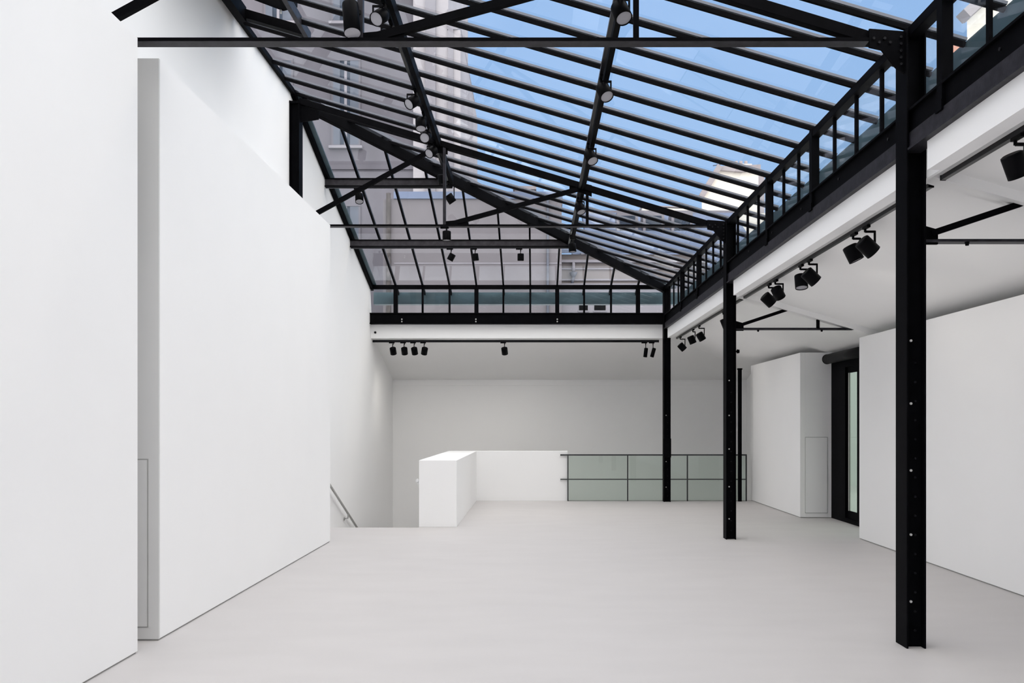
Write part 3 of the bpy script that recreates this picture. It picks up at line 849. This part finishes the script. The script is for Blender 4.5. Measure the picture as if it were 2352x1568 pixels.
YAN = 24.6
t = thing('annex_building', (2.5, YAN, 0), 'beige rendered annex with a hopper downpipe beyond the far glazing', 'building')
x0, x1 = px_x(1284, YAN), px_x(1520, YAN) + 1.2
zt_ = P3(0, 584, YAN).z
obj('wall_panel', MB().box(x0, x1, YAN, YAN + 4, -3.4, zt_), 'beige', t)
obj('lower_wall', MB().box(x0, x1, YAN - 0.35, YAN, -3.4, P3(0, 655, YAN).z), 'facadel', t)
obj('cornice', MB().box(x0 - 0.1, x1, YAN - 0.12, YAN, P3(0, 604, YAN).z, P3(0, 598, YAN).z).box(x0 - 0.1, x1, YAN - 0.05, YAN, P3(0, 619, YAN).z, P3(0, 616, YAN).z)
    .box(x0, x1, YAN - 0.05, YAN, P3(0, 645, YAN).z, P3(0, 641, YAN).z), 'facadel', t)
obj('roof_edge', MB().poly([(x0 - 0.1, YAN - 0.15, zt_), (x1, YAN - 0.15, zt_), (x1, YAN + 1.2, zt_ + 0.8), (x0 - 0.1, YAN + 1.2, zt_ + 0.8)], (0, 0, 0.1)), 'zincd', t)
x = px_x(1317, YAN)
obj('rain_pipe', MB().tube((x, YAN - 0.08, P3(0, 625, YAN).z), (x, YAN - 0.08, P3(0, 604, YAN).z), 0.045, n=12), 'facadel', t)
obj('hopper', MB().tube((x, YAN - 0.1, P3(0, 638, YAN).z), (x, YAN - 0.1, P3(0, 627, YAN).z), 0.04, 0.11, n=14).tube((x, YAN - 0.1, P3(0, 638, YAN).z), (x - 0.05, YAN - 0.1, P3(0, 656, YAN).z), 0.04, n=10), 'pipe', t)
for a, b in ((1330, 1350), (1365, 1391)):
    xa, xb = px_x(a, YAN - .35), px_x(b, YAN - .35)
    wn = obj('window', MB().box(xa - 0.03, xb + 0.03, YAN - 0.38, YAN - 0.35, P3(0, 716, YAN - .35).z, P3(0, 713, YAN - .35).z), 'facadel', t)
    obj('window_pane', MB().box(xa, xb, YAN - 0.365, YAN - 0.35, P3(0, 713, YAN - .35).z, P3(0, 688, YAN - .35).z), 'black2', wn)

# zinc roofs farther away
def zinc_roof(name_label, x0, x1, y0, y1, z0, z1, dorm):
    t = thing('zinc_roof_house', ((x0 + x1) / 2, y0, 0), name_label, 'building')
    obj('wall_panel', MB().box(x0 + 0.2, x1 - 0.2, y0 + 0.1, y1 + 4, -3.4, z0), 'facadel', t)
    obj('roof', MB().poly([(x0, y0, z0), (x1, y0, z0), (x1, y1, z1), (x0, y1, z1)], (0, 0.15, 0.25)), 'zinc', t)
    n = int((x1 - x0) / 0.62)
    me = MB().bar((0, y0, z0 + 0.02), (0, y1, z1 + 0.02), 0.05, 0.06).mesh('standing_seam', 'zincd')
    for i in range(n + 1):
        inst('standing_seam', me, (x0 + i * (x1 - x0) / n, 0, 0), t)
    obj('ridge', MB().bar((x0, y1, z1 + 0.1), (x1, y1, z1 + 0.1), 0.3, 0.16), 'facadel', t)
    for (dx, f, wd, hh) in dorm:
        yy = y0 + (y1 - y0) * f
        zz = z0 + (z1 - z0) * f
        d = obj('dormer', MB().box(dx - wd / 2, dx + wd / 2, yy - 0.25, yy + 0.7, zz - 0.05, zz + hh), 'facadel', t)
        obj('dormer_pane', MB().box(dx - wd / 2 + 0.12, dx + wd / 2 - 0.12, yy - 0.28, yy - 0.25, zz + 0.1, zz + hh - 0.15), 'wdark', d)
    return t
zinc_roof('low blue grey zinc roof with small dormers beyond the beige annex', px_x(1320, 30), px_x(1680, 30), 29.5, 33.5, P3(0, 655, 29.5).z, P3(0, 545, 33.5).z,
          [(px_x(1358, 31), 0.42, 0.7, 0.75), (px_x(1392, 31), 0.42, 0.7, 0.75)])
zinc_roof('higher pale zinc roof behind the low zinc roof', px_x(1345, 38), px_x(1720, 38), 37.5, 41, P3(0, 560, 37.5).z, P3(0, 494, 41).z,
          [(px_x(1440, 38.5), 0.3, 0.9, 0.9), (px_x(1500, 38.5), 0.3, 0.9, 0.9), (px_x(1565, 38.5), 0.3, 0.9, 0.9)])
def stack(label, pa_, pb_, ptop, pbot, y, m_, npots):
    x0, x1 = px_x(pa_, y), px_x(pb_, y)
    z0, z1 = P3(0, pbot, y).z, P3(0, ptop, y).z
    t = thing('chimney_stack', ((x0 + x1) / 2, y, z0), label, 'chimney')
    obj('shaft', MB().box(x0, x1, y, y + 0.9, -3.4, z1), m_, t)
    obj('crown', MB().box(x0 - 0.06, x1 + 0.06, y - 0.06, y + 0.96, z1 - 0.12, z1), 'creamd', t)
    for i in range(npots):
        xx = x0 + (x1 - x0) * (i + 0.5) / npots
        obj('pot', MB().tube((xx, y + 0.4, z1), (xx, y + 0.4, z1 + 0.32), 0.11, 0.09, n=10), 'pot', t)
stack('grey chimney stack with a dark crown left of the zinc roofs', 1182, 1228, 428, 470, 34, 'facadel', 0)
stack('broad grey chimney wall in front of the zinc roofs', 1222, 1288, 462, 520, 33, 'facade', 0)

# sunlit cream building
YCR = 46.0
t = thing('cream_building', (10, YCR, 0), 'sunlit cream building with a sloping roof edge beyond the skylight', 'building')
c = lambda px, py, d=0: tuple(P3(px, py, YCR) + Vector((0, d, 0)))
obj('facade', MB().poly([c(1612, 470), c(1612, 452), c(1654, 386), c(1742, 384), c(1742, 520), (c(1742, 640)[0], YCR, -3.4), (c(1612, 640)[0], YCR, -3.4)], (1.4, 6, 0)), 'cream', t)
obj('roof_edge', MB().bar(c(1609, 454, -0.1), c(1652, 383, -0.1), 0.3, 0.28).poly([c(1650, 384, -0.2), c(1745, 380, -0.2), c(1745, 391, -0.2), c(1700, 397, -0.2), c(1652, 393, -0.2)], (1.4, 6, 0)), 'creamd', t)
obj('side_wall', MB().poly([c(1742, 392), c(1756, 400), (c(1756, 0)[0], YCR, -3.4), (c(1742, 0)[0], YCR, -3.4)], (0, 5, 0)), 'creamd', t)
ch = obj('chimney', MB().poly([c(1698, 386, 1), c(1698, 363, 1), c(1738, 363, 1), c(1738, 386, 1)], (0, 1, 0)), 'cream', t)
for px in (1705, 1716, 1728):
    obj('pot', MB().tube(c(px, 363, 1.4), c(px, 352, 1.4), 0.10, 0.085, n=10), 'creamd', ch)
t = thing('aerial', c(1650, 376, 0.5), 'small rooftop aerial on the cream building', 'aerial')
obj('mast', MB().tube(c(1652, 386, 0.5), c(1652, 370, 0.5), 0.03, n=6), 'zincd', t)
obj('boom', MB().tube(c(1642, 374, 0.5), c(1660, 371, 0.5), 0.025, n=6), 'zincd', t)
t = thing('cream_parapet', (9, 44, 0), 'long sunlit cream parapet in front of the cream building', 'building')
d_ = lambda px, py: tuple(P3(px, py, 44.0))
obj('wall_panel', MB().poly([(d_(1475, 0)[0], 44, -3.4), d_(1475, 474), d_(1570, 477), d_(1625, 486), d_(1790, 490), (d_(1790, 0)[0], 44, -3.4)], (0, 1.5, 0)), 'cream', t)
obj('coping', MB().poly([d_(1473, 476), d_(1473, 471), d_(1571, 474), d_(1571, 479)], (0, 1.6, 0)), 'creamd', t)
obj('pot', MB().tube(d_(1588, 479), d_(1588, 474), 0.12, 0.1, n=8), 'pot', t)

# cream building on the far side of the aisle roof
YR2 = 32.0
t = thing('cream_house', (16, YR2, 0), 'cream house with stepped cornice glimpsed through the nearest clerestory panes', 'building')
r = lambda px, py, d=0: tuple(P3(px, py, YR2) + Vector((0, d, 0)))
obj('facade', MB().poly([(r(2221, 0)[0], YR2, -3.4), r(2221, 30), r(2265, -40), r(2420, -40), (r(2420, 0)[0], YR2, -3.4)], (3.4, 6, 0)), 'cream', t)
obj('cornice', MB().bar(r(2206, 44, -0.2), r(2262, -8, -0.2), 0.6, 0.35).bar(r(2214, 46, -0.1), r(2262, 2, -0.1), 0.4, 0.2), 'creamd', t)
obj('chimney', MB().poly([r(2188, 170), r(2188, 92), r(2218, 92), r(2218, 170)], (0, 1, 0)), 'pot', t)
